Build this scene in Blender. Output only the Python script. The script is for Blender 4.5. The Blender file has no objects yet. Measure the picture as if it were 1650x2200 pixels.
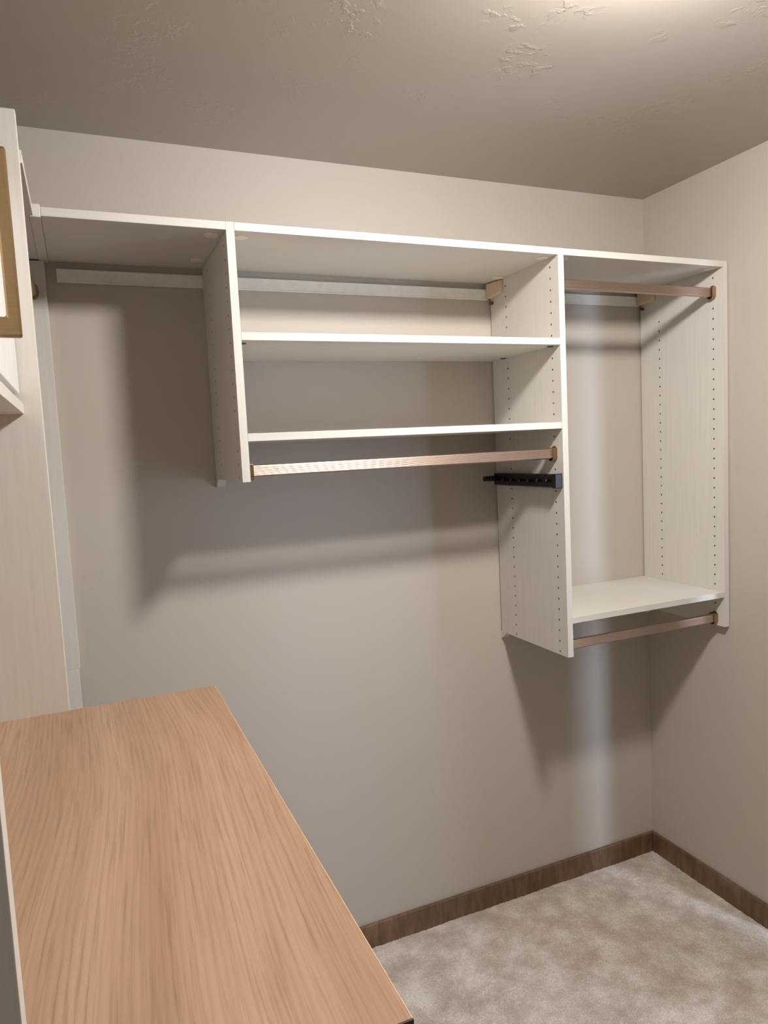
import bpy, bmesh, math, random
from mathutils import Vector, Matrix
random.seed(7)
SC = bpy.context.scene
COL = SC.collection

# ------------------------------------------------------------------ camera
# world: back wall y=0 (room at y<0), right wall x=0 (room at x<0), floor z=0
CAM = Vector((-1.92170, -2.02661, 1.60381))
RT = Vector((0.91850461, -0.39236042, -0.04901614))
UP = Vector((0.080075, 0.06317853, 0.99478463))
FW = Vector((0.38721735, 0.91763924, -0.08944803))
cd = bpy.data.cameras.new('camera'); cam = bpy.data.objects.new('camera', cd); COL.objects.link(cam)
m = Matrix.Identity(4)
for i in range(3):
    m[i][0] = RT[i]; m[i][1] = UP[i]; m[i][2] = -FW[i]; m[i][3] = CAM[i]
cam.matrix_world = m
cd.sensor_fit = 'VERTICAL'; cd.sensor_height = 36.0; cd.lens = 1513.29 * 36.0 / 2200.0
cd.clip_start = 0.02
SC.camera = cam

# ------------------------------------------------------------------ world, daylight, exposure
w = bpy.data.worlds.new('world'); SC.world = w; w.use_nodes = True
w.node_tree.nodes['Background'].inputs[0].default_value = (0.55, 0.66, 0.85, 1)
w.node_tree.nodes['Background'].inputs[1].default_value = 0.12
# daylight from a tall hall window outside the closet doorway
ld = bpy.data.lights.new('hall_window_light', 'AREA'); ld.shape = 'RECTANGLE'; ld.size = 0.26; ld.size_y = 1.5
ld.color = (0.62, 0.76, 1.0); ld.energy = 31.0
lo = bpy.data.objects.new('hall_window_light', ld); COL.objects.link(lo)
lo.location = (0.70, -2.20, 1.25)
lo.rotation_euler = (Vector((-0.93, 0, 0.75)) - Vector(lo.location)).to_track_quat('-Z', 'Y').to_euler()
LAMP_POS = (-1.00, -1.215); LAMP_STRENGTH = 358.0; LAMP_COLOR = (1.0, 0.965, 0.93)
SC.view_settings.view_transform = 'Standard'
SC.view_settings.look = 'None'
SC.view_settings.gamma = 1.0
SC.view_settings.use_curve_mapping = False
SC.view_settings.exposure = 0.0

# ------------------------------------------------------------------ materials
def new_mat(name):
    mt = bpy.data.materials.new(name); mt.use_nodes = True
    nt = mt.node_tree; b = nt.nodes['Principled BSDF']
    return mt, nt, b
def N(nt, t, **kw):
    n = nt.nodes.new(t)
    for k, v in kw.items(): setattr(n, k, v)
    return n
def coords(nt, scale):
    tc = N(nt, 'ShaderNodeTexCoord'); mp = N(nt, 'ShaderNodeMapping')
    mp.inputs['Scale'].default_value = scale
    nt.links.new(tc.outputs['Object'], mp.inputs['Vector'])
    return mp.outputs['Vector']
def noise(nt, vec, scale=1.0, detail=3.0, rough=0.5):
    n = N(nt, 'ShaderNodeTexNoise'); n.inputs['Scale'].default_value = scale
    n.inputs['Detail'].default_value = detail; n.inputs['Roughness'].default_value = rough
    nt.links.new(vec, n.inputs['Vector']); return n.outputs['Fac']
def ramp(nt, fac, stops):
    r = N(nt, 'ShaderNodeValToRGB'); e = r.color_ramp.elements
    e[0].position, e[0].color = stops[0][0], (*stops[0][1], 1)
    e[1].position, e[1].color = stops[-1][0], (*stops[-1][1], 1)
    for p, c in stops[1:-1]:
        q = e.new(p); q.color = (*c, 1)
    nt.links.new(fac, r.inputs['Fac']); return r.outputs['Color']
def bump(nt, b, h, strength, dist, nrm=None):
    bp = N(nt, 'ShaderNodeBump'); bp.inputs['Strength'].default_value = strength; bp.inputs['Distance'].default_value = dist
    nt.links.new(h, bp.inputs['Height'])
    if nrm: nt.links.new(nrm, bp.inputs['Normal'])
    nt.links.new(bp.outputs['Normal'], b.inputs['Normal']); return bp.outputs['Normal']
def mixc(nt, fac, a, bb, mode='MIX'):
    mx = N(nt, 'ShaderNodeMix', data_type='RGBA', blend_type=mode)
    for sock, v in ((mx.inputs['Factor'], fac), (mx.inputs['A'], a), (mx.inputs['B'], bb)):
        if isinstance(v, bpy.types.NodeSocket): nt.links.new(v, sock)
        elif isinstance(v, tuple): sock.default_value = (*v, 1)
        else: sock.default_value = v
    return mx.outputs['Result']

def mat_paint(name, col, rough, trowel):
    mt, nt, b = new_mat(name)
    b.inputs['Base Color'].default_value = (*col, 1); b.inputs['Roughness'].default_value = rough
    # skip-trowel plaster: flat field with sparse raised ridges
    v = coords(nt, (1, 1, 1))
    patch = noise(nt, v, 5.5, 2.0, 0.5)
    ridges = noise(nt, v, 34.0, 4.0, 0.6)
    r1 = ramp(nt, patch, [(0.52, (0, 0, 0)), (0.64, (1, 1, 1))])
    r2 = ramp(nt, ridges, [(0.52, (0, 0, 0)), (0.60, (1, 1, 1))])
    hh = mixc(nt, 1.0, r1, r2, 'MULTIPLY')
    n1 = bump(nt, b, hh, trowel, 0.003)
    fine = noise(nt, v, 220.0, 2.0, 0.5)
    bump(nt, b, fine, 0.05, 0.0006, n1)
    return mt
def mat_melamine(name, axis):
    mt, nt, b = new_mat(name)
    sc = [70, 70, 70]; sc[axis] = 2.2
    f = noise(nt, coords(nt, tuple(sc)), 1.6, 4.0, 0.6)
    c = ramp(nt, f, [(0.30, (0.638, 0.603, 0.550)), (0.70, (0.672, 0.640, 0.588))])
    nt.links.new(c, b.inputs['Base Color'])
    b.inputs['Roughness'].default_value = 0.42; b.inputs['Specular IOR Level'].default_value = 0.4
    bump(nt, b, f, 0.10, 0.0006)
    return mt
def mat_plain(name, col, rough=0.5, metal=0.0, spec=0.5):
    mt, nt, b = new_mat(name)
    f = noise(nt, coords(nt, (1, 1, 1)), 40.0, 2.0)
    d = tuple(x * 0.92 for x in col)
    nt.links.new(ramp(nt, f, [(0.3, d), (0.7, col)]), b.inputs['Base Color'])
    b.inputs['Roughness'].default_value = rough; b.inputs['Metallic'].default_value = metal
    b.inputs['Specular IOR Level'].default_value = spec
    return mt
def mat_oak(name):
    mt, nt, b = new_mat(name)
    tc = N(nt, 'ShaderNodeTexCoord')
    # large-scale warp so the figure bends into cathedral curves
    mpw = N(nt, 'ShaderNodeMapping'); mpw.inputs['Scale'].default_value = (2.0, 0.8, 1)
    nt.links.new(tc.outputs['Object'], mpw.inputs['Vector'])
    wn = N(nt, 'ShaderNodeTexNoise'); wn.inputs['Scale'].default_value = 1.0; wn.inputs['Detail'].default_value = 1.5
    nt.links.new(mpw.outputs['Vector'], wn.inputs['Vector'])
    sub = N(nt, 'ShaderNodeVectorMath', operation='SUBTRACT'); sub.inputs[1].default_value = (0.5, 0.5, 0.5)
    nt.links.new(wn.outputs['Color'], sub.inputs[0])
    mul = N(nt, 'ShaderNodeVectorMath', operation='MULTIPLY'); mul.inputs[1].default_value = (0.12, 0.0, 0.0)
    nt.links.new(sub.outputs[0], mul.inputs[0])
    add = N(nt, 'ShaderNodeVectorMath', operation='ADD')
    nt.links.new(tc.outputs['Object'], add.inputs[0]); nt.links.new(mul.outputs[0], add.inputs[1])
    def mapped(s):
        mp = N(nt, 'ShaderNodeMapping'); mp.inputs['Scale'].default_value = s
        nt.links.new(add.outputs[0], mp.inputs['Vector']); return mp.outputs['Vector']
    wv = N(nt, 'ShaderNodeTexWave', wave_type='BANDS', bands_direction='X', wave_profile='SAW')
    wv.inputs['Scale'].default_value = 40.0; wv.inputs['Distortion'].default_value = 1.6
    wv.inputs['Detail'].default_value = 2.0; wv.inputs['Detail Scale'].default_value = 1.2
    nt.links.new(mapped((1, 0.22, 1)), wv.inputs['Vector'])
    tone = noise(nt, mapped((16, 0.8, 1)), 1.0, 2.0)
    fine = noise(nt, mapped((260, 7, 1)), 1.0, 3.0, 0.6)
    base = ramp(nt, tone, [(0.30, (0.370, 0.230, 0.142)), (0.70, (0.480, 0.318, 0.212))])
    rings = ramp(nt, wv.outputs['Color'], [(0.0, (0.90, 0.87, 0.84)), (0.55, (1, 1, 1)), (0.86, (0.97, 0.95, 0.94)), (1.0, (0.82, 0.77, 0.72))])
    c = mixc(nt, 0.75, base, rings, 'MULTIPLY')
    pores = ramp(nt, fine, [(0.32, (0.60, 0.53, 0.46)), (0.50, (1, 1, 1))])
    c = mixc(nt, 0.55, c, pores, 'MULTIPLY')
    nt.links.new(c, b.inputs['Base Color'])
    b.inputs['Roughness'].default_value = 0.5; b.inputs['Specular IOR Level'].default_value = 0.35
    bump(nt, b, fine, 0.12, 0.0005)
    return mt
def mat_darkwood(name, along):
    mt, nt, b = new_mat(name)
    s1 = [60, 60, 60]; s1[2] = 9.0
    f = noise(nt, coords(nt, tuple(s1)), 1.0, 4.0, 0.65)
    s2 = [3.0, 3.0, 8.0]
    g = noise(nt, coords(nt, tuple(s2)), 1.0, 3.0)
    c1 = ramp(nt, f, [(0.3, (0.110, 0.062, 0.033)), (0.7, (0.230, 0.145, 0.088))])
    c2 = ramp(nt, g, [(0.3, (0.65, 0.6, 0.55)), (0.7, (1.2, 1.15, 1.1))])
    nt.links.new(mixc(nt, 1.0, c1, c2, 'MULTIPLY'), b.inputs['Base Color'])
    b.inputs['Roughness'].default_value = 0.5
    bump(nt, b, f, 0.3, 0.001)
    return mt
def mat_carpet(name):
    mt, nt, b = new_mat(name)
    v = coords(nt, (1, 1, 1))
    big = noise(nt, v, 10.0, 6.0, 0.66)
    tuft = noise(nt, v, 260.0, 3.0, 0.7)
    c = ramp(nt, big, [(0.36, (0.520, 0.433, 0.357)), (0.50, (0.660, 0.570, 0.490)), (0.64, (0.815, 0.740, 0.668))])
    t = ramp(nt, tuft, [(0.32, (0.72, 0.70, 0.68)), (0.68, (1.16, 1.16, 1.16))])
    nt.links.new(mixc(nt, 1.0, c, t, 'MULTIPLY'), b.inputs['Base Color'])
    b.inputs['Roughness'].default_value = 1.0; b.inputs['Specular IOR Level'].default_value = 0.05
    b.inputs['Sheen Weight'].default_value = 0.25; b.inputs['Sheen Roughness'].default_value = 0.5
    bump(nt, b, tuft, 0.7, 0.004)
    return mt
def mat_metal(name, col, rough):
    mt, nt, b = new_mat(name)
    f = noise(nt, coords(nt, (4, 300, 300)), 1.0, 2.0)
    nt.links.new(ramp(nt, f, [(0.3, tuple(x * .9 for x in col)), (0.7, col)]), b.inputs['Base Color'])
    b.inputs['Metallic'].default_value = 1.0; b.inputs['Roughness'].default_value = rough
    return mt
def mat_emit(name, col, strength):
    mt, nt, b = new_mat(name)
    b.inputs['Base Color'].default_value = (0.9, 0.9, 0.9, 1)
    b.inputs['Emission Color'].default_value = (*col, 1); b.inputs['Emission Strength'].default_value = strength
    return mt

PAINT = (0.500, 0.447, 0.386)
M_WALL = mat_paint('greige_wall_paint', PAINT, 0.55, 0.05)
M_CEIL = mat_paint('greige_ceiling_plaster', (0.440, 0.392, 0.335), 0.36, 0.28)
M_MELV = mat_melamine('white_melamine_upright', 2)
M_MELH = mat_melamine('white_melamine_shelf', 0)
M_MELY = mat_melamine('white_melamine_depth', 1)
M_HOLE = mat_plain('raw_chipboard', (0.16, 0.11, 0.07), 0.9)
M_OAK = mat_oak('oak_laminate')
M_OAKEDGE = mat_plain('oak_edge_band', (0.62, 0.40, 0.26), 0.45)
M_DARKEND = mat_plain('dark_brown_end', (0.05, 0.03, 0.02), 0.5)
M_BASE = mat_darkwood('dark_stained_oak', 0)
M_CARPET = mat_carpet('greige_cut_pile')
M_BRONZE = mat_metal('champagne_bronze', (0.54, 0.41, 0.335), 0.40)
M_BRASS = mat_metal('aged_brass', (0.38, 0.26, 0.135), 0.34)
M_STEEL = mat_plain('white_coated_steel', (0.86, 0.84, 0.78), 0.4)
M_BEIGE = mat_plain('beige_plastic', (0.66, 0.52, 0.36), 0.45)
M_CAPW = mat_plain('cream_plastic', (0.88, 0.82, 0.70), 0.4)
M_BROWNP = mat_plain('brown_plastic', (0.12, 0.075, 0.05), 0.5)
M_BLACK = mat_plain('black_gloss_plastic', (0.006, 0.006, 0.008), 0.28)
M_GLOSSW = mat_plain('glossy_white_lacquer', (0.90, 0.88, 0.88), 0.15)
M_DOOR = mat_plain('white_door_paint', (0.75, 0.73, 0.70), 0.4)
M_LAMP = mat_emit('lamp_diffuser', LAMP_COLOR, LAMP_STRENGTH)
M_RIM = mat_plain('white_metal_rim', (0.8, 0.8, 0.8), 0.3)

# ------------------------------------------------------------------ helpers
def bm_box(bm, x0, x1, y0, y1, z0, z1, mi=0):
    vs = [bm.verts.new((x, y, z)) for x in (x0, x1) for y in (y0, y1) for z in (z0, z1)]
    fs = [(0, 1, 3, 2), (4, 6, 7, 5), (0, 4, 5, 1), (2, 3, 7, 6), (0, 2, 6, 4), (1, 5, 7, 3)]
    out = []
    for f in fs:
        fc = bm.faces.new([vs[i] for i in f]); fc.material_index = mi; out.append(fc)
    return out
def bevel_mod(o, width, seg=2):
    md = o.modifiers.new('bevel', 'BEVEL'); md.width = width; md.segments = seg; md.limit_method = 'ANGLE'
def smooth(me):
    for p in me.polygons: p.use_smooth = True
def make(name, bm, mats, base=(0, 0, 0), parent=None, sm=False):
    """bm holds world coordinates; base is the object's own origin in the world"""
    bmesh.ops.recalc_face_normals(bm, faces=bm.faces)
    bmesh.ops.translate(bm, verts=bm.verts, vec=-Vector(base))
    me = bpy.data.meshes.new(name); bm.to_mesh(me); bm.free()
    for mt in (mats if isinstance(mats, (list, tuple)) else [mats]): me.materials.append(mt)
    if sm: smooth(me)
    o = bpy.data.objects.new(name, me); COL.objects.link(o)
    if parent is not None:
        o.parent = parent
        o.location = Vector(base) - wloc(parent)
    else:
        o.location = base
    return o
def wloc(o):
    v = Vector(o.location)
    while o.parent is not None:
        o = o.parent; v = v + Vector(o.location)
    return v
def box(name, x0, x1, y0, y1, z0, z1, mt, parent=None, bev=0.0, base=None):
    bm = bmesh.new(); bm_box(bm, x0, x1, y0, y1, z0, z1)
    b = base if base is not None else ((x0 + x1) / 2, (y0 + y1) / 2, z0)
    o = make(name, bm, mt, b, parent)
    if bev: bevel_mod(o, bev)
    return o
def thing(name, label, cat, loc, group=None):
    o = bpy.data.objects.new(name, None); COL.objects.link(o); o.location = loc; o.empty_display_size = 0.05
    return tag(o, label, cat, group)
def tag(o, label, cat, group=None):
    o['label'] = label; o['category'] = cat
    if group: o['group'] = group
    return o
def struct(o, label=None):
    o['kind'] = 'structure'
    if label: o['label'] = label
    return o
def prism(bm, pts, axis, a0, a1, mi=0):
    """extrude closed 2D outline along axis (0=x,1=y,2=z); pts in the two other axes"""
    def P(p, a):
        if axis == 0: return (a, p[0], p[1])
        if axis == 1: return (p[0], a, p[1])
        return (p[0], p[1], a)
    v0 = [bm.verts.new(P(p, a0)) for p in pts]; v1 = [bm.verts.new(P(p, a1)) for p in pts]
    n = len(pts)
    for i in range(n):
        f = bm.faces.new((v0[i], v0[(i + 1) % n], v1[(i + 1) % n], v1[i])); f.material_index = mi
    f = bm.faces.new(v0[::-1]); f.material_index = mi
    f = bm.faces.new(v1); f.material_index = mi
def disc(bm, c, r, h, axis, seg=20, mi=0):
    pts = []
    o = [i for i in range(3) if i != axis]
    for k in range(seg):
        a = 2 * math.pi * k / seg
        pts.append((c[o[0]] + r * math.cos(a), c[o[1]] + r * math.sin(a)))
    prism(bm, pts, axis, c[axis], c[axis] + h, mi)

# ------------------------------------------------------------------ measures
H = 2.4477; XL = -2.34; YF = -2.70
BH, BT = 0.0779, 0.0117
T = 0.019
YW = -0.005                            # uprights stop just short of the wall
ZT, ZTB = 2.139, 2.1205               # top shelf
YP = -0.3635
XA, XB, XC = -1.5778, -0.6541, -0.0239  # left faces of the uprights
ZH0, YHF, YHB = 2.0949, -0.325, -0.094
ZA, ZB = 1.5408, 0.9645
XP = -1.990; ZP = 1.0625               # left end upright
YD = -0.6592; XD = -1.9791; ZD = 2.200
XCN, YCF, ZC = -1.7199, -1.558, 1.1616
DO0, DO1, DOZ = -0.516, -1.700, 2.05   # doorway in right wall

# ------------------------------------------------------------------ structure
# carpet: fine uneven pile mesh
def carpet():
    import numpy as np
    xs = np.concatenate([np.linspace(XL, -1.30, 40, endpoint=False), np.arange(-1.30, 0.0005, 0.0045)])
    xs[-1] = 0.0
    ys = np.concatenate([np.linspace(YF, -0.95, 50, endpoint=False), np.arange(-0.95, 0.0005, 0.0045)])
    ys[-1] = 0.0
    nx, ny = len(xs), len(ys)
    rng = np.random.default_rng(3)
    z = rng.normal(0, 0.0011, (nx, ny))
    X, Y = np.meshgrid(xs, ys, indexing='ij')
    jx = rng.normal(0, 0.0008, (nx, ny)); jy = rng.normal(0, 0.0008, (nx, ny))
    z += 0.0012 * np.sin(X * 23 + 2 * np.sin(Y * 11)) * np.sin(Y * 19 + 2 * np.sin(X * 9))
    inner = np.ones((nx, ny)); inner[0] = inner[-1] = 0; inner[:, 0] = inner[:, -1] = 0
    co = np.stack([X + jx * inner, Y + jy * inner, z], -1).reshape(-1, 3)
    i = np.arange(nx - 1)[:, None] * ny + np.arange(ny - 1)[None]
    q = np.stack([i, i + ny, i + ny + 1, i + 1], -1).reshape(-1, 4)
    me = bpy.data.meshes.new('floor')
    me.vertices.add(len(co)); me.vertices.foreach_set('co', co.ravel())
    me.loops.add(q.size); me.loops.foreach_set('vertex_index', q.ravel())
    me.polygons.add(len(q)); me.polygons.foreach_set('loop_start', np.arange(0, q.size, 4)); me.polygons.foreach_set('loop_total', np.full(len(q), 4))
    me.update(calc_edges=True); me.validate()
    me.materials.append(M_CARPET); smooth(me)
    o = bpy.data.objects.new('floor', me); COL.objects.link(o); struct(o, 'mottled greige cut pile carpet')
carpet()
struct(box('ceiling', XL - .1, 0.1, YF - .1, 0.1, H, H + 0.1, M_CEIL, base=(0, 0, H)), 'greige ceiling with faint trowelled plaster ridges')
struct(box('wall_back', XL - .1, 0.1, 0.0, 0.1, 0.0, H, M_WALL, base=(0, 0, 0)), 'greige painted back wall')
struct(box('wall_left', XL - .1, XL, YF, 0.0, 0.0, H, M_WALL, base=(XL, 0, 0)))
bm = bmesh.new()   # unseen opening behind the camera, added to cut bounce and let in cool fill
bm_box(bm, XL - .1, -2.0, YF - .1, YF, 0, H); bm_box(bm, -0.35, 0.1, YF - .1, YF, 0, H); bm_box(bm, -2.0, -0.35, YF - .1, YF, 2.05, H)
struct(make('wall_front', bm, M_WALL, (0, YF, 0)))
bm = bmesh.new()
bm_box(bm, 0, 0.1, DO0, 0, 0, H); bm_box(bm, 0, 0.1, YF, DO1, 0, H); bm_box(bm, 0, 0.1, DO1, DO0, DOZ, H)
struct(make('wall_right', bm, M_WALL), 'greige painted right wall')
# closet door leaf standing ajar into the hall
bm = bmesh.new()
a, b = Vector((0.030, -0.745)), Vector((0.154, -1.4700))
d = (b - a).normalized(); n = Vector((-d.y, d.x)) * 0.035
prism(bm, [tuple(a), tuple(b), tuple(b - n), tuple(a - n)], 2, 0.012, 2.03)
dr = struct(make('door_1', bm, M_DOOR, (0.03, -0.745, 0.012)))
bm = bmesh.new(); disc(bm, (0.16, -1.36, 0.95), 0.027, 0.02, 0)
make('door_knob', bm, M_BRASS, (0.16, -1.36, 0.95), dr, True)

def baseboard(name, pts, label):
    # pts: plan outline of the board foot; top inner arris eased
    bm = bmesh.new(); prism(bm, pts, 2, -0.004, BH)
    o = make(name, bm, M_BASE, (pts[0][0], pts[0][1], 0)); bevel_mod(o, 0.003, 2); return struct(o, label)
baseboard('baseboard_back', [(XP - 0.3, 0), (0, 0), (-BT, -BT), (XP - 0.3, -BT)], 'dark brown wooden baseboard along the back wall')
baseboard('baseboard_right', [(0, 0), (0, DO0), (-BT, DO0), (-BT, -BT)], 'dark brown wooden baseboard along the right wall')

# ------------------------------------------------------------------ back-wall organizer
org = thing('closet_organizer', 'wall-hung white closet organizer with uprights and open bays on the back wall', 'closet organizer', (-1.0, 0, ZB))

def rows(z0, z1): return [ZH0 - 0.032 * i for i in range(0, 36) if z0 + 0.005 < ZH0 - 0.032 * i < z1 - 0.005]
def upright(x, z0, z1, left, right, skipL=(), skipR=(), notch=True):
    """chipboard upright with drilled 32 mm system holes on the named faces"""
    bm = bmesh.new(); x0, x1 = x, x + T
    R_, D_, S_ = 0.0029, 0.009, 0.008
    def face(xf, sign, skip):
        zs = [z for z in rows(z0, z1) if not any(abs(z - s) < 0.004 for s in skip)]
        def quad(ya, yb, za, zb):
            if yb - ya < 1e-6 or zb - za < 1e-6: return
            bm.faces.new([bm.verts.new((xf, *c)) for c in ((ya, za), (yb, za), (yb, zb), (ya, zb))])
        cols = [(YHF - S_, YHF + S_), (YHB - S_, YHB + S_)]
        quad(YP, cols[0][0], z0, z1); quad(cols[0][1], cols[1][0], z0, z1); quad(cols[1][1], YW, z0, z1)
        for (ya, yb) in cols:
            yc = (ya + yb) / 2; prev = z0
            for z in sorted(zs):
                quad(ya, yb, prev, z - S_); prev = z + S_
                sq = []; hole = []
                for k in range(12):
                    an = 2 * math.pi * k / 12
                    c, s = math.cos(an), math.sin(an); mx = max(abs(c), abs(s))
                    sq.append(bm.verts.new((xf, yc + S_ * c / mx, z + S_ * s / mx)))
                    hole.append(bm.verts.new((xf, yc + R_ * c, z + R_ * s)))
                # the square needs its corners: 12-gon at 30 deg misses 45 deg, so add corner fans
                deep = [bm.verts.new((xf - sign * D_, v.co.y, v.co.z)) for v in hole]
                for k in range(12):
                    j = (k + 1) % 12
                    if k in (1, 4, 7, 10):
                        an = math.radians(30 * k + 15); c, s = math.cos(an), math.sin(an)
                        cv = bm.verts.new((xf, yc + S_ * (1 if c > 0 else -1), z + S_ * (1 if s > 0 else -1)))
                        bm.faces.new((sq[k], cv, sq[j], hole[j], hole[k]))
                    else:
                        bm.faces.new((sq[k], sq[j], hole[j], hole[k]))
                    f = bm.faces.new((hole[k], hole[j], deep[j], deep[k])); f.material_index = 1
                f = bm.faces.new(deep); f.material_index = 1
            quad(ya, yb, prev, z1)
    fs = bm_box(bm, x0, x1, YP, YW, z0, z1)
    kill = ([fs[0]] if left else []) + ([fs[1]] if right else [])
    if kill: bmesh.ops.delete(bm, geom=kill, context='FACES_ONLY')
    if left: face(x0, -1, skipL)
    if right: face(x1, 1, skipR)
    bmesh.ops.remove_doubles(bm, verts=bm.verts, dist=1e-5)
    return make('upright_panel', bm, [M_MELV, M_HOLE], (x + T / 2, YP / 2, z0), org)
idx = lambda i: ZH0 - 0.032 * i
mid_skip = (idx(7), idx(14))
pA = upright(XA, ZA, ZT, True, True, skipR=mid_skip + (idx(16), idx(17)))
pB = upright(XB, ZB, ZT, True, True, skipL=mid_skip + (idx(16), idx(17), idx(19)), skipR=(idx(1), idx(2), idx(32), idx(34), idx(35)))
pC = upright(XC, ZB, ZT, True, False, skipL=(idx(1), idx(2), idx(32), idx(34), idx(35)))
# spacer block under each upright where it meets the wall
for xx, zz in ((XA, ZA), (XB, ZB), (XC, ZB)):
    bm = bmesh.new()
    x1 = xx + T + (0.004 if xx in (XA, XB) else 0.0)
    prism(bm, [(0, zz - 0.0), (0, zz - 0.024), (-0.010, zz - 0.020), (-0.034, zz - 0.0)], 0, xx, x1)
    make('spacer_block', bm, M_MELV, (xx, 0, zz), org)

def top_shelf(x0, x1, caps):
    o = box('top_shelf', x0, x1, YP, -0.0005, ZTB, ZT, M_MELH, org, 0.0008)
    for cx, cy in caps:
        bm = bmesh.new()
        disc(bm, (cx, cy, ZTB - 0.0022), 0.0165, 0.0026, 2, 24)
        make('cam_cap', bm, M_CAPW, (cx, cy, ZTB), o)
    return o
G = 0.0004
top_shelf(-1.9610, XA - G, [(XA - 0.026, -0.316), (XA - 0.026, -0.098)])
top_shelf(XA + T + G, XB - G, [(XA + T + 0.025, -0.316), (XB - 0.025, -0.326), (XB - 0.025, -0.092)])
top_shelf(XB + T + G, XC - G, [(XC - 0.025, -0.335), (XB + T + 0.025, -0.326)])
# cleat closing the left end of the top shelf
box('end_cleat', -1.9828, -1.9614, YP - 0.0008, -0.0005, ZTB - 0.003, ZT + 0.0055, M_MELY, org, 0.0015)

def wall_rail(x0, x1):
    # folded steel hanging rail: flat web with returned lips
    bm = bmesh.new(); z0, z1 = 2.0675, 2.1015
    pts = [(0, z0 + .004), (-0.008, z0), (-0.0115, z0), (-0.0115, z0 + 0.004), (-0.0095, z0 + 0.005), (-0.0095, z1 - 0.005),
           (-0.0115, z1 - 0.004), (-0.0115, z1), (-0.008, z1), (0, z1 - .004)]
    prism(bm, pts, 0, x0, x1)
    return make('hanging_rail', bm, M_STEEL, (x0, 0, z0), org)
wall_rail(-1.9450, XA - G); wall_rail(XA + T + G, XB - 0.012); wall_rail(XB + T + G, XC - 0.008)

def bracket_cover(xf, d):
    """moulded cover over the suspension bracket, on the left side of an upright"""
    bm = bmesh.new()
    # plan: skewed box with rounded front corner, tapering towards the front
    z0, z1 = 2.0660, 2.1180
    plan = [(xf, -0.010), (xf - d, -0.014), (xf - d + 0.002, -0.022), (xf - d * 0.55, -0.070), (xf - d * 0.35, -0.080), (xf, -0.082)]
    n = len(plan); rings = []
    for z, s in ((z0 + 0.004, 0.90), (z0 + 0.010, 1.0), (z1 - 0.003, 1.0), (z1, 0.97)):
        rings.append([bm.verts.new((xf + (px - xf) * s, -0.046 + (py + 0.046) * s, z - (0.006 if (py < -0.05 and z < 2.08) else 0) * -1.0)) for px, py in plan])
    for a_, b_ in zip(rings, rings[1:]):
        for i in range(n): bm.faces.new((a_[i], a_[(i + 1) % n], b_[(i + 1) % n], b_[i]))
    bm.faces.new(rings[0][::-1]); bm.faces.new(rings[-1])
    o = make('bracket_cover', bm, M_BEIGE, (xf, -0.01, z0), org); bevel_mod(o, 0.002, 2)
    bm = bmesh.new(); disc(bm, (xf - 0.010, -0.018, 2.0575), 0.0055, 0.0095, 0, 12)
    make('screw_head', bm, M_BROWNP, (xf, -0.018, 2.0575), o, True)
    return o
bracket_cover(XB, 0.022); bracket_cover(XC, 0.024)

# ------------------------------------------------------------------ loose shelves
def shelf(x0, x1, zb, zt, label, pins):
    t = thing('shelf', label, 'shelf', ((x0 + x1) / 2, YP, zb), 'shelves set between the uprights')
    box('board', x0 + G, x1 - G, YP + 0.0003, -0.0008, zb, zt, M_MELH, t, 0.0008)
    for px, py in pins:
        bm = bmesh.new(); s = 1 if px > -1.1 else -1
        disc(bm, (px, py, zb - 0.0022), 0.009, 0.0024, 2, 16)
        make('shelf_pin', bm, M_BROWNP, (px, py, zb), t)
    return t
XA1, XB1 = XA + T, XB + T
shelf(XA1, XB, 1.8722, 1.8908, 'long white shelf resting on brown pins, upper of the two in the middle bay',
      [(XB - 0.012, -0.3325), (XB - 0.0100, -0.084), (XA1 + 0.012, -0.316), (XA1 + 0.012, -0.09)])
shelf(XA1, XB, 1.6362, 1.6548, 'long white shelf just above the bronze rod, lower of two in the middle bay', [])
shelf(XB1, XC, 1.0636, 1.0822, 'short white bottom shelf in the narrow bay beside the right wall', [])

# ------------------------------------------------------------------ closet rods
def oval(yc, zc, hw, hh, seg, flute=0.0, nfl=0):
    pts = []
    for k in range(seg):
        a = 2 * math.pi * k / seg
        # stadium: straight flanks and round ends
        y = hw * math.copysign(min(1, abs(math.cos(a)) * 1.55) ** 0.8, math.cos(a)) if abs(math.cos(a)) > 1e-9 else 0
        z = hh * math.sin(a)
        if flute: y += math.copysign(flute * (0.5 + 0.5 * math.cos(z / hh * math.pi * nfl)), y) if abs(y) > hw * .8 else 0
        pts.append((yc + y, zc + z))
    return pts
def rod_bar(name, x0, x1, yc, zc, parent, ribs=9):
    bm = bmesh.new(); hw, hh = 0.0080, 0.0150
    pts = []
    # front flank (y-) with fine flutes, rounded ends
    m_ = ribs * 4
    for k in range(m_ + 1):
        z = -hh * 0.72 + 2 * hh * 0.72 * k / m_
        pts.append((yc + hw - 0.0007 * (0.5 - 0.5 * math.cos(2 * math.pi * k / 4)), zc + z))
    for k in range(1, 8):
        a = math.pi * k / 8
        pts.append((yc + hw * math.cos(a), zc + hh * 0.72 + hh * 0.28 * math.sin(a)))
    for k in range(m_ + 1):
        z = hh * 0.72 - 2 * hh * 0.72 * k / m_
        pts.append((yc - hw + 0.0007 * (0.5 - 0.5 * math.cos(2 * math.pi * k / 4)), zc + z))
    for k in range(1, 8):
        a = math.pi + math.pi * k / 8
        pts.append((yc + hw * math.cos(a), zc - hh * 0.72 + hh * 0.28 * math.sin(a)))
    prism(bm, pts, 0, x0, x1)
    return make(name, bm, M_BRONZE, ((x0 + x1) / 2, yc, zc), parent)
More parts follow.
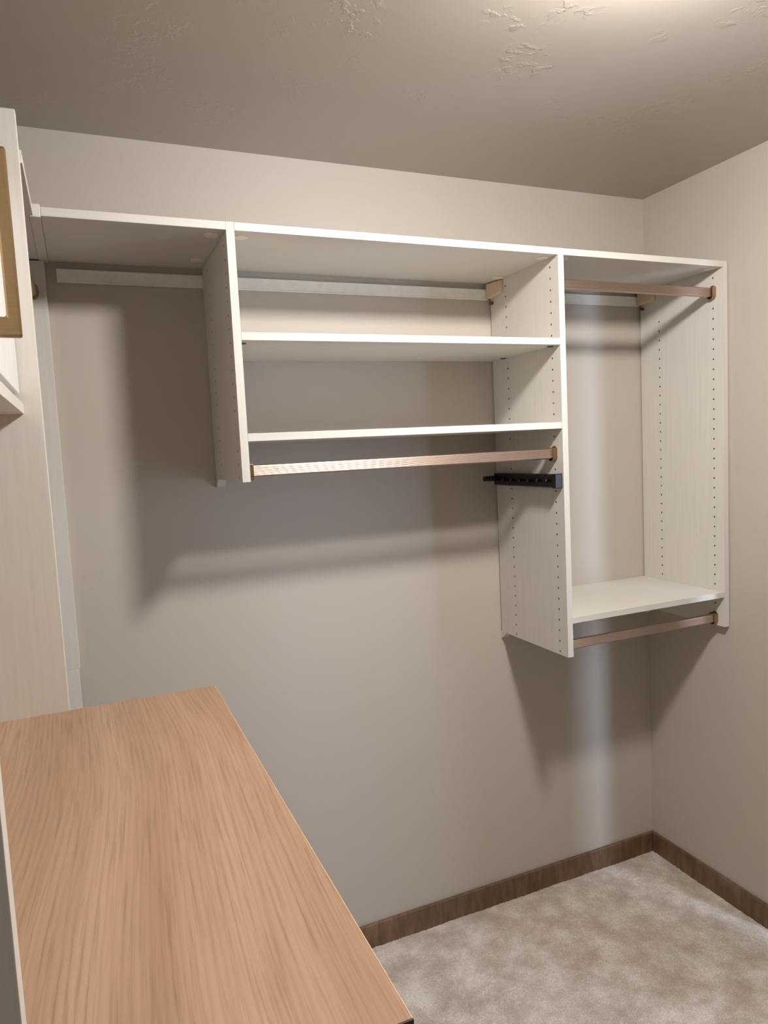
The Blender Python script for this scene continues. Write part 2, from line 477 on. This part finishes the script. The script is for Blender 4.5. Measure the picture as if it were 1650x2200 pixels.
def rod_cup(x0, sgn, yc, zc, parent):
    """open-topped rod cup: U shaped wall, back plate with raised lug"""
    bm = bmesh.new(); L = 0.015
    out, inn = [], []
    ro, ri, ht = 0.0125, 0.0090, 0.0165
    for k in range(13):
        a = math.pi + math.pi * k / 12
        out.append((yc + ro * math.cos(a), zc - 0.0105 + ro * math.sin(a)))
        inn.append((yc + ri * math.cos(a), zc - 0.0105 + ri * math.sin(a)))
    outline = [(yc - ro, zc + ht)] + out + [(yc + ro, zc + ht), (yc + ri, zc + ht)] + inn[::-1] + [(yc - ri, zc + ht)]
    xa, xb = sorted((x0, x0 + sgn * L))
    v0 = [bm.verts.new((xa, *q)) for q in outline]; v1 = [bm.verts.new((xb, *q)) for q in outline]; n = len(outline)
    for i in range(n): bm.faces.new((v0[i], v0[(i + 1) % n], v1[(i + 1) % n], v1[i]))
    # end caps as strips between outer and inner walls
    o_ids = list(range(0, 15)); i_ids = [n - 1] + list(range(n - 2, 14, -1))
    for vv in (v0, v1):
        for k in range(14):
            try: bm.faces.new((vv[o_ids[k]], vv[o_ids[k + 1]], vv[i_ids[k + 1]], vv[i_ids[k]]))
            except (ValueError, IndexError): pass
    # back plate with round lug on top
    pl = []
    for k in range(25):
        a = 2 * math.pi * k / 24
        if k == 24: break
        pl.append((yc + 0.0115 * math.cos(a), zc + (0.0105 if math.sin(a) > 0 else -0.0105) + 0.0115 * math.sin(a)))
    xa, xb = sorted((x0, x0 + sgn * 0.003))
    prism(bm, pl, 0, xa, xb)
    o = make('rod_cup', bm, M_BRASS, (x0, yc, zc), parent); bevel_mod(o, 0.0006, 2)
    return o
def closet_rod(x0, x1, zc, label):
    t = thing('closet_rod', label, 'closet rod', ((x0 + x1) / 2, YHF, zc), 'bronze closet rods')
    rod_bar('bar', x0 + 0.0035, x1 - 0.0035, YHF, zc, t)
    rod_cup(x0 + 0.0002, 1, YHF, zc, t); rod_cup(x1 - 0.0002, -1, YHF, zc, t)
    return t
closet_rod(XA1, XB, 1.5655, 'long ribbed bronze closet rod under the middle bay')
closet_rod(XB1, XC, 2.0490, 'short bronze closet rod under the top shelf of the narrow right bay')
closet_rod(XB1, XC, 0.9895, 'short bronze closet rod under the bottom shelf of the narrow right bay')

# ------------------------------------------------------------------ black pull-out rack on the middle upright
rk = thing('pull_out_rack', 'black pull-out tie rack screwed to the upright below the long rod', 'tie rack', (XB - 0.012, -0.19, 1.4665))
bm = bmesh.new()
xo = XB - 0.0255
prism(bm, [(XB - 0.0003, 1.4670), (xo + 0.003, 1.4670), (xo, 1.4700), (xo, 1.4825), (xo + 0.0035, 1.4845), (xo + 0.0035, 1.4890), (xo, 1.4910), (xo, 1.5030), (xo + 0.003, 1.5060), (XB - 0.0003, 1.5060)], 1, -0.3440, -0.0300)
make('slide_body', bm, M_BLACK, (XB, -0.19, 1.467), rk)
o = box('front_cap', xo - 0.0012, XB - 0.0003, -0.3590, -0.3440, 1.4655, 1.5075, M_BLACK, rk, 0.002)
for k in range(6):
    yk = -0.315 + 0.046 * k
    bm = bmesh.new(); disc(bm, (xo - 0.0042, yk, 1.4868), 0.0058, 0.0045, 0, 14)
    make('peg', bm, M_BLACK, (xo, yk, 1.4868), rk, True)
bm = bmesh.new()
# beaded hanger arm at the wall end
prof = []
for k in range(4):
    xk = xo - 0.0008 - 0.0105 * k
    prof += [(xk, 0.0095), (xk - 0.0052, 0.0095 - 0.0004 * k), (xk - 0.0060, 0.0048), (xk - 0.0100, 0.0048)]
prof.append((xo - 0.0008 - 0.042, 0.0088)); prof.append((xo - 0.0008 - 0.0445, 0.0080))
rings = []
for px, r in prof:
    rings.append([bm.verts.new((px, -0.042 + r * math.cos(2 * math.pi * k / 16), 1.4895 + r * math.sin(2 * math.pi * k / 16))) for k in range(16)])
for a_, b_ in zip(rings, rings[1:]):
    for i in range(16): bm.faces.new((a_[i], a_[(i + 1) % 16], b_[(i + 1) % 16], b_[i]))
bm.faces.new(rings[0][::-1]); bm.faces.new(rings[-1])
make('beaded_arm', bm, M_BLACK, (xo, -0.042, 1.4895), rk)

# ------------------------------------------------------------------ left wall unit
hu = thing('hutch', 'tall white hutch with glossy doors standing over the oak counter', 'hutch', (-2.15, -1.1, 0))
box('side_panel', XL + .002, XD, YD, YD + T, 0, ZD, M_MELV, hu, 0.001)
box('side_panel', XL + .002, -1.9815, YCF - T, YCF, 0, ZD, M_MELV, hu, 0.001)
y0, y1 = YCF + G, YD - G
XCB = -2.0077
box('cabinet_floor', XL + .002, XCB, y0, y1, 1.6932, 1.7115, M_MELY, hu, 0.0008)
box('cabinet_top', XL + .002, XCB, y0, y1, ZD - 0.12 - T, ZD - 0.12, M_MELY, hu, 0.0008)
box('cabinet_back', XL + .002, XL + 0.008, y0, y1, 1.7115, ZD - 0.12 - T, M_MELV, hu)
ym = (y0 + y1) / 2
XW = -2.0114
for ya, yb, hy in ((ym + 0.0015, y1 - 0.003, ym + 0.035), (y0 + 0.003, ym - 0.0015, y0 + 0.035)):
    dd = box('cabinet_door', XW - 0.018, XW, ya, yb, 1.7270, ZD - 0.15, M_GLOSSW, hu, 0.0015)
    # flat bar pull with returned ends
    bm = bmesh.new()
    xo_ = -1.9755; zt_, zb_ = 1.9740, 1.7565
    pts = [(XW + .0002, zb_), (xo_, zb_), (xo_, zt_), (XW + .0002, zt_), (XW + .0002, zt_ - 0.026), (xo_ - 0.0150, zt_ - 0.026), (xo_ - 0.0150, zb_ + 0.0235), (XW + .0002, zb_ + 0.0235)]
    prism(bm, pts, 1, hy - 0.006, hy + 0.006)
    h = make('handle', bm, M_BRASS, (XW, hy, zb_), dd); bevel_mod(h, 0.0025, 2)

# dresser carcass under the counter
dz = thing('dresser', 'white drawer dresser under the oak counter', 'dresser', (-2.04, -1.11, 0))
yb0, yb1 = YCF + 0.004, YD - 0.004
bm = bmesh.new(); bm_box(bm, XL + .001, -1.765, yb0, yb1, 0.09, ZC - 0.0305); bm_box(bm, XL + .02, -1.83, yb0 + .02, yb1 - .02, 0.0, 0.0895)
make('body', bm, M_MELV, (-2.04, -1.11, 0), dz)
nd = 4; hgt = (ZC - 0.0305 - 0.10) / nd
for k in range(nd):
    z0 = 0.097 + k * hgt
    f = box('drawer', -1.7648, -1.7465, yb0 + 0.003, yb1 - 0.003, z0, z0 + hgt - 0.004, M_MELY, dz, 0.001)
    bm = bmesh.new(); zc = z0 + hgt * 0.6; yc = (yb0 + yb1) / 2
    prism(bm, [(-1.7463, yc - 0.10), (-1.7240, yc - 0.10), (-1.7240, yc + 0.10), (-1.7463, yc + 0.10), (-1.7463, yc + 0.088), (-1.7340, yc + 0.088), (-1.7340, yc - 0.088), (-1.7463, yc - 0.088)], 2, zc - 0.006, zc + 0.006)
    h = make('handle', bm, M_BRASS, (-1.746, yc, zc), f); bevel_mod(h, 0.002, 2)

ct = thing('countertop', 'light oak grained countertop in the left foreground', 'countertop', (XCN, YD, ZC - 0.03))
box('top_board', XL + 0.0005, XCN - 0.0012, YCF + 0.0014, YD - 0.0004, ZC - 0.030, ZC, M_OAK, ct, 0.0006)
box('front_edge_band', XCN - 0.0012, XCN, YCF + 0.0014, YD - 0.0004, ZC - 0.030, ZC, M_OAKEDGE, ct)
e = box('end_edge_strip', -1.9810, XCN, YCF, YCF + 0.0014, ZC - 0.030, ZC - 0.0004, M_DARKEND, ct); e['label'] = 'dark brown end edge'  # thin strip over the near end, coloured much darker than the oak top

# left-wall hanging run between the hutch and the back wall
cs = thing('corner_hanging_unit', 'white hanging run in the left corner, mostly hidden behind the tall hutch panel', 'closet organizer', (-2.16, -0.32, 0))
bm = bmesh.new()
yd = YD + T + .0005
prism(bm, [(XL + .002, yd), (-1.9760, yd), (-1.9760, YP - 0.0015), (-1.9832, YP - 0.0015), (-1.9832, -0.0005), (XL + .002, -0.0005)], 2, ZTB, ZT + 0.003)
make('top_shelf', bm, M_MELY, (-2.16, -0.32, ZTB), cs)
box('end_panel', XL + .002, -1.9712, -T, -0.0005, ZP, ZTB - 0.0034, M_MELV, cs, 0.0008)
box('lower_panel', XL + .002, -1.9742, -T - 0.004, -BT - 0.0005, 0.0, ZP - 0.0005, M_MELV, cs, 0.0008)
rr = thing('closet_rod', 'dark bronze rod end just showing past the tall hutch panel in the left corner', 'closet rod', (-2.002, -0.33, 2.04), 'bronze closet rods')
bm = bmesh.new()
pts = [(-2.002 + 0.0080 * math.cos(2 * math.pi * k / 24), 2.040 + 0.015 * math.sin(2 * math.pi * k / 24)) for k in range(24)]
prism(bm, pts, 1, yd + 0.001, -T - 0.002)
make('bar', bm, M_BRONZE, (-2.002, -0.33, 2.04), rr)
bm = bmesh.new()
pts = [(-2.002 + 0.0130 * math.cos(2 * math.pi * k / 24), 2.040 + 0.020 * math.sin(2 * math.pi * k / 24)) for k in range(24)]
prism(bm, pts, 1, -T - 0.012, -T - 0.0002)
make('rod_cup', bm, M_BRASS, (-2.002, -T, 2.04), rr)

# ------------------------------------------------------------------ ceiling lamp
lp = thing('ceiling_light', 'round white flush ceiling light above the closet', 'ceiling light', (*LAMP_POS, H))
def lathe(name, prof, mt, parent, seg=48):
    bm = bmesh.new(); rings = []
    for r, z in prof:
        rings.append([bm.verts.new((LAMP_POS[0] + r * math.cos(2 * math.pi * k / seg), LAMP_POS[1] + r * math.sin(2 * math.pi * k / seg), z)) for k in range(seg)])
    for a_, b_ in zip(rings, rings[1:]):
        for i in range(seg): bm.faces.new((a_[i], a_[(i + 1) % seg], b_[(i + 1) % seg], b_[i]))
    bm.faces.new(rings[0]); bm.faces.new(rings[-1][::-1])
    return make(name, bm, mt, (*LAMP_POS, H), parent, True)
lathe('rim', [(0.086, H - 0.0005), (0.086, H - 0.016), (0.082, H - 0.020)], M_RIM, lp)
lathe('diffuser', [(0.079, H - 0.0205), (0.081, H - 0.026), (0.081, H - 0.072), (0.073, H - 0.082), (0.040, H - 0.086)], M_LAMP, lp)
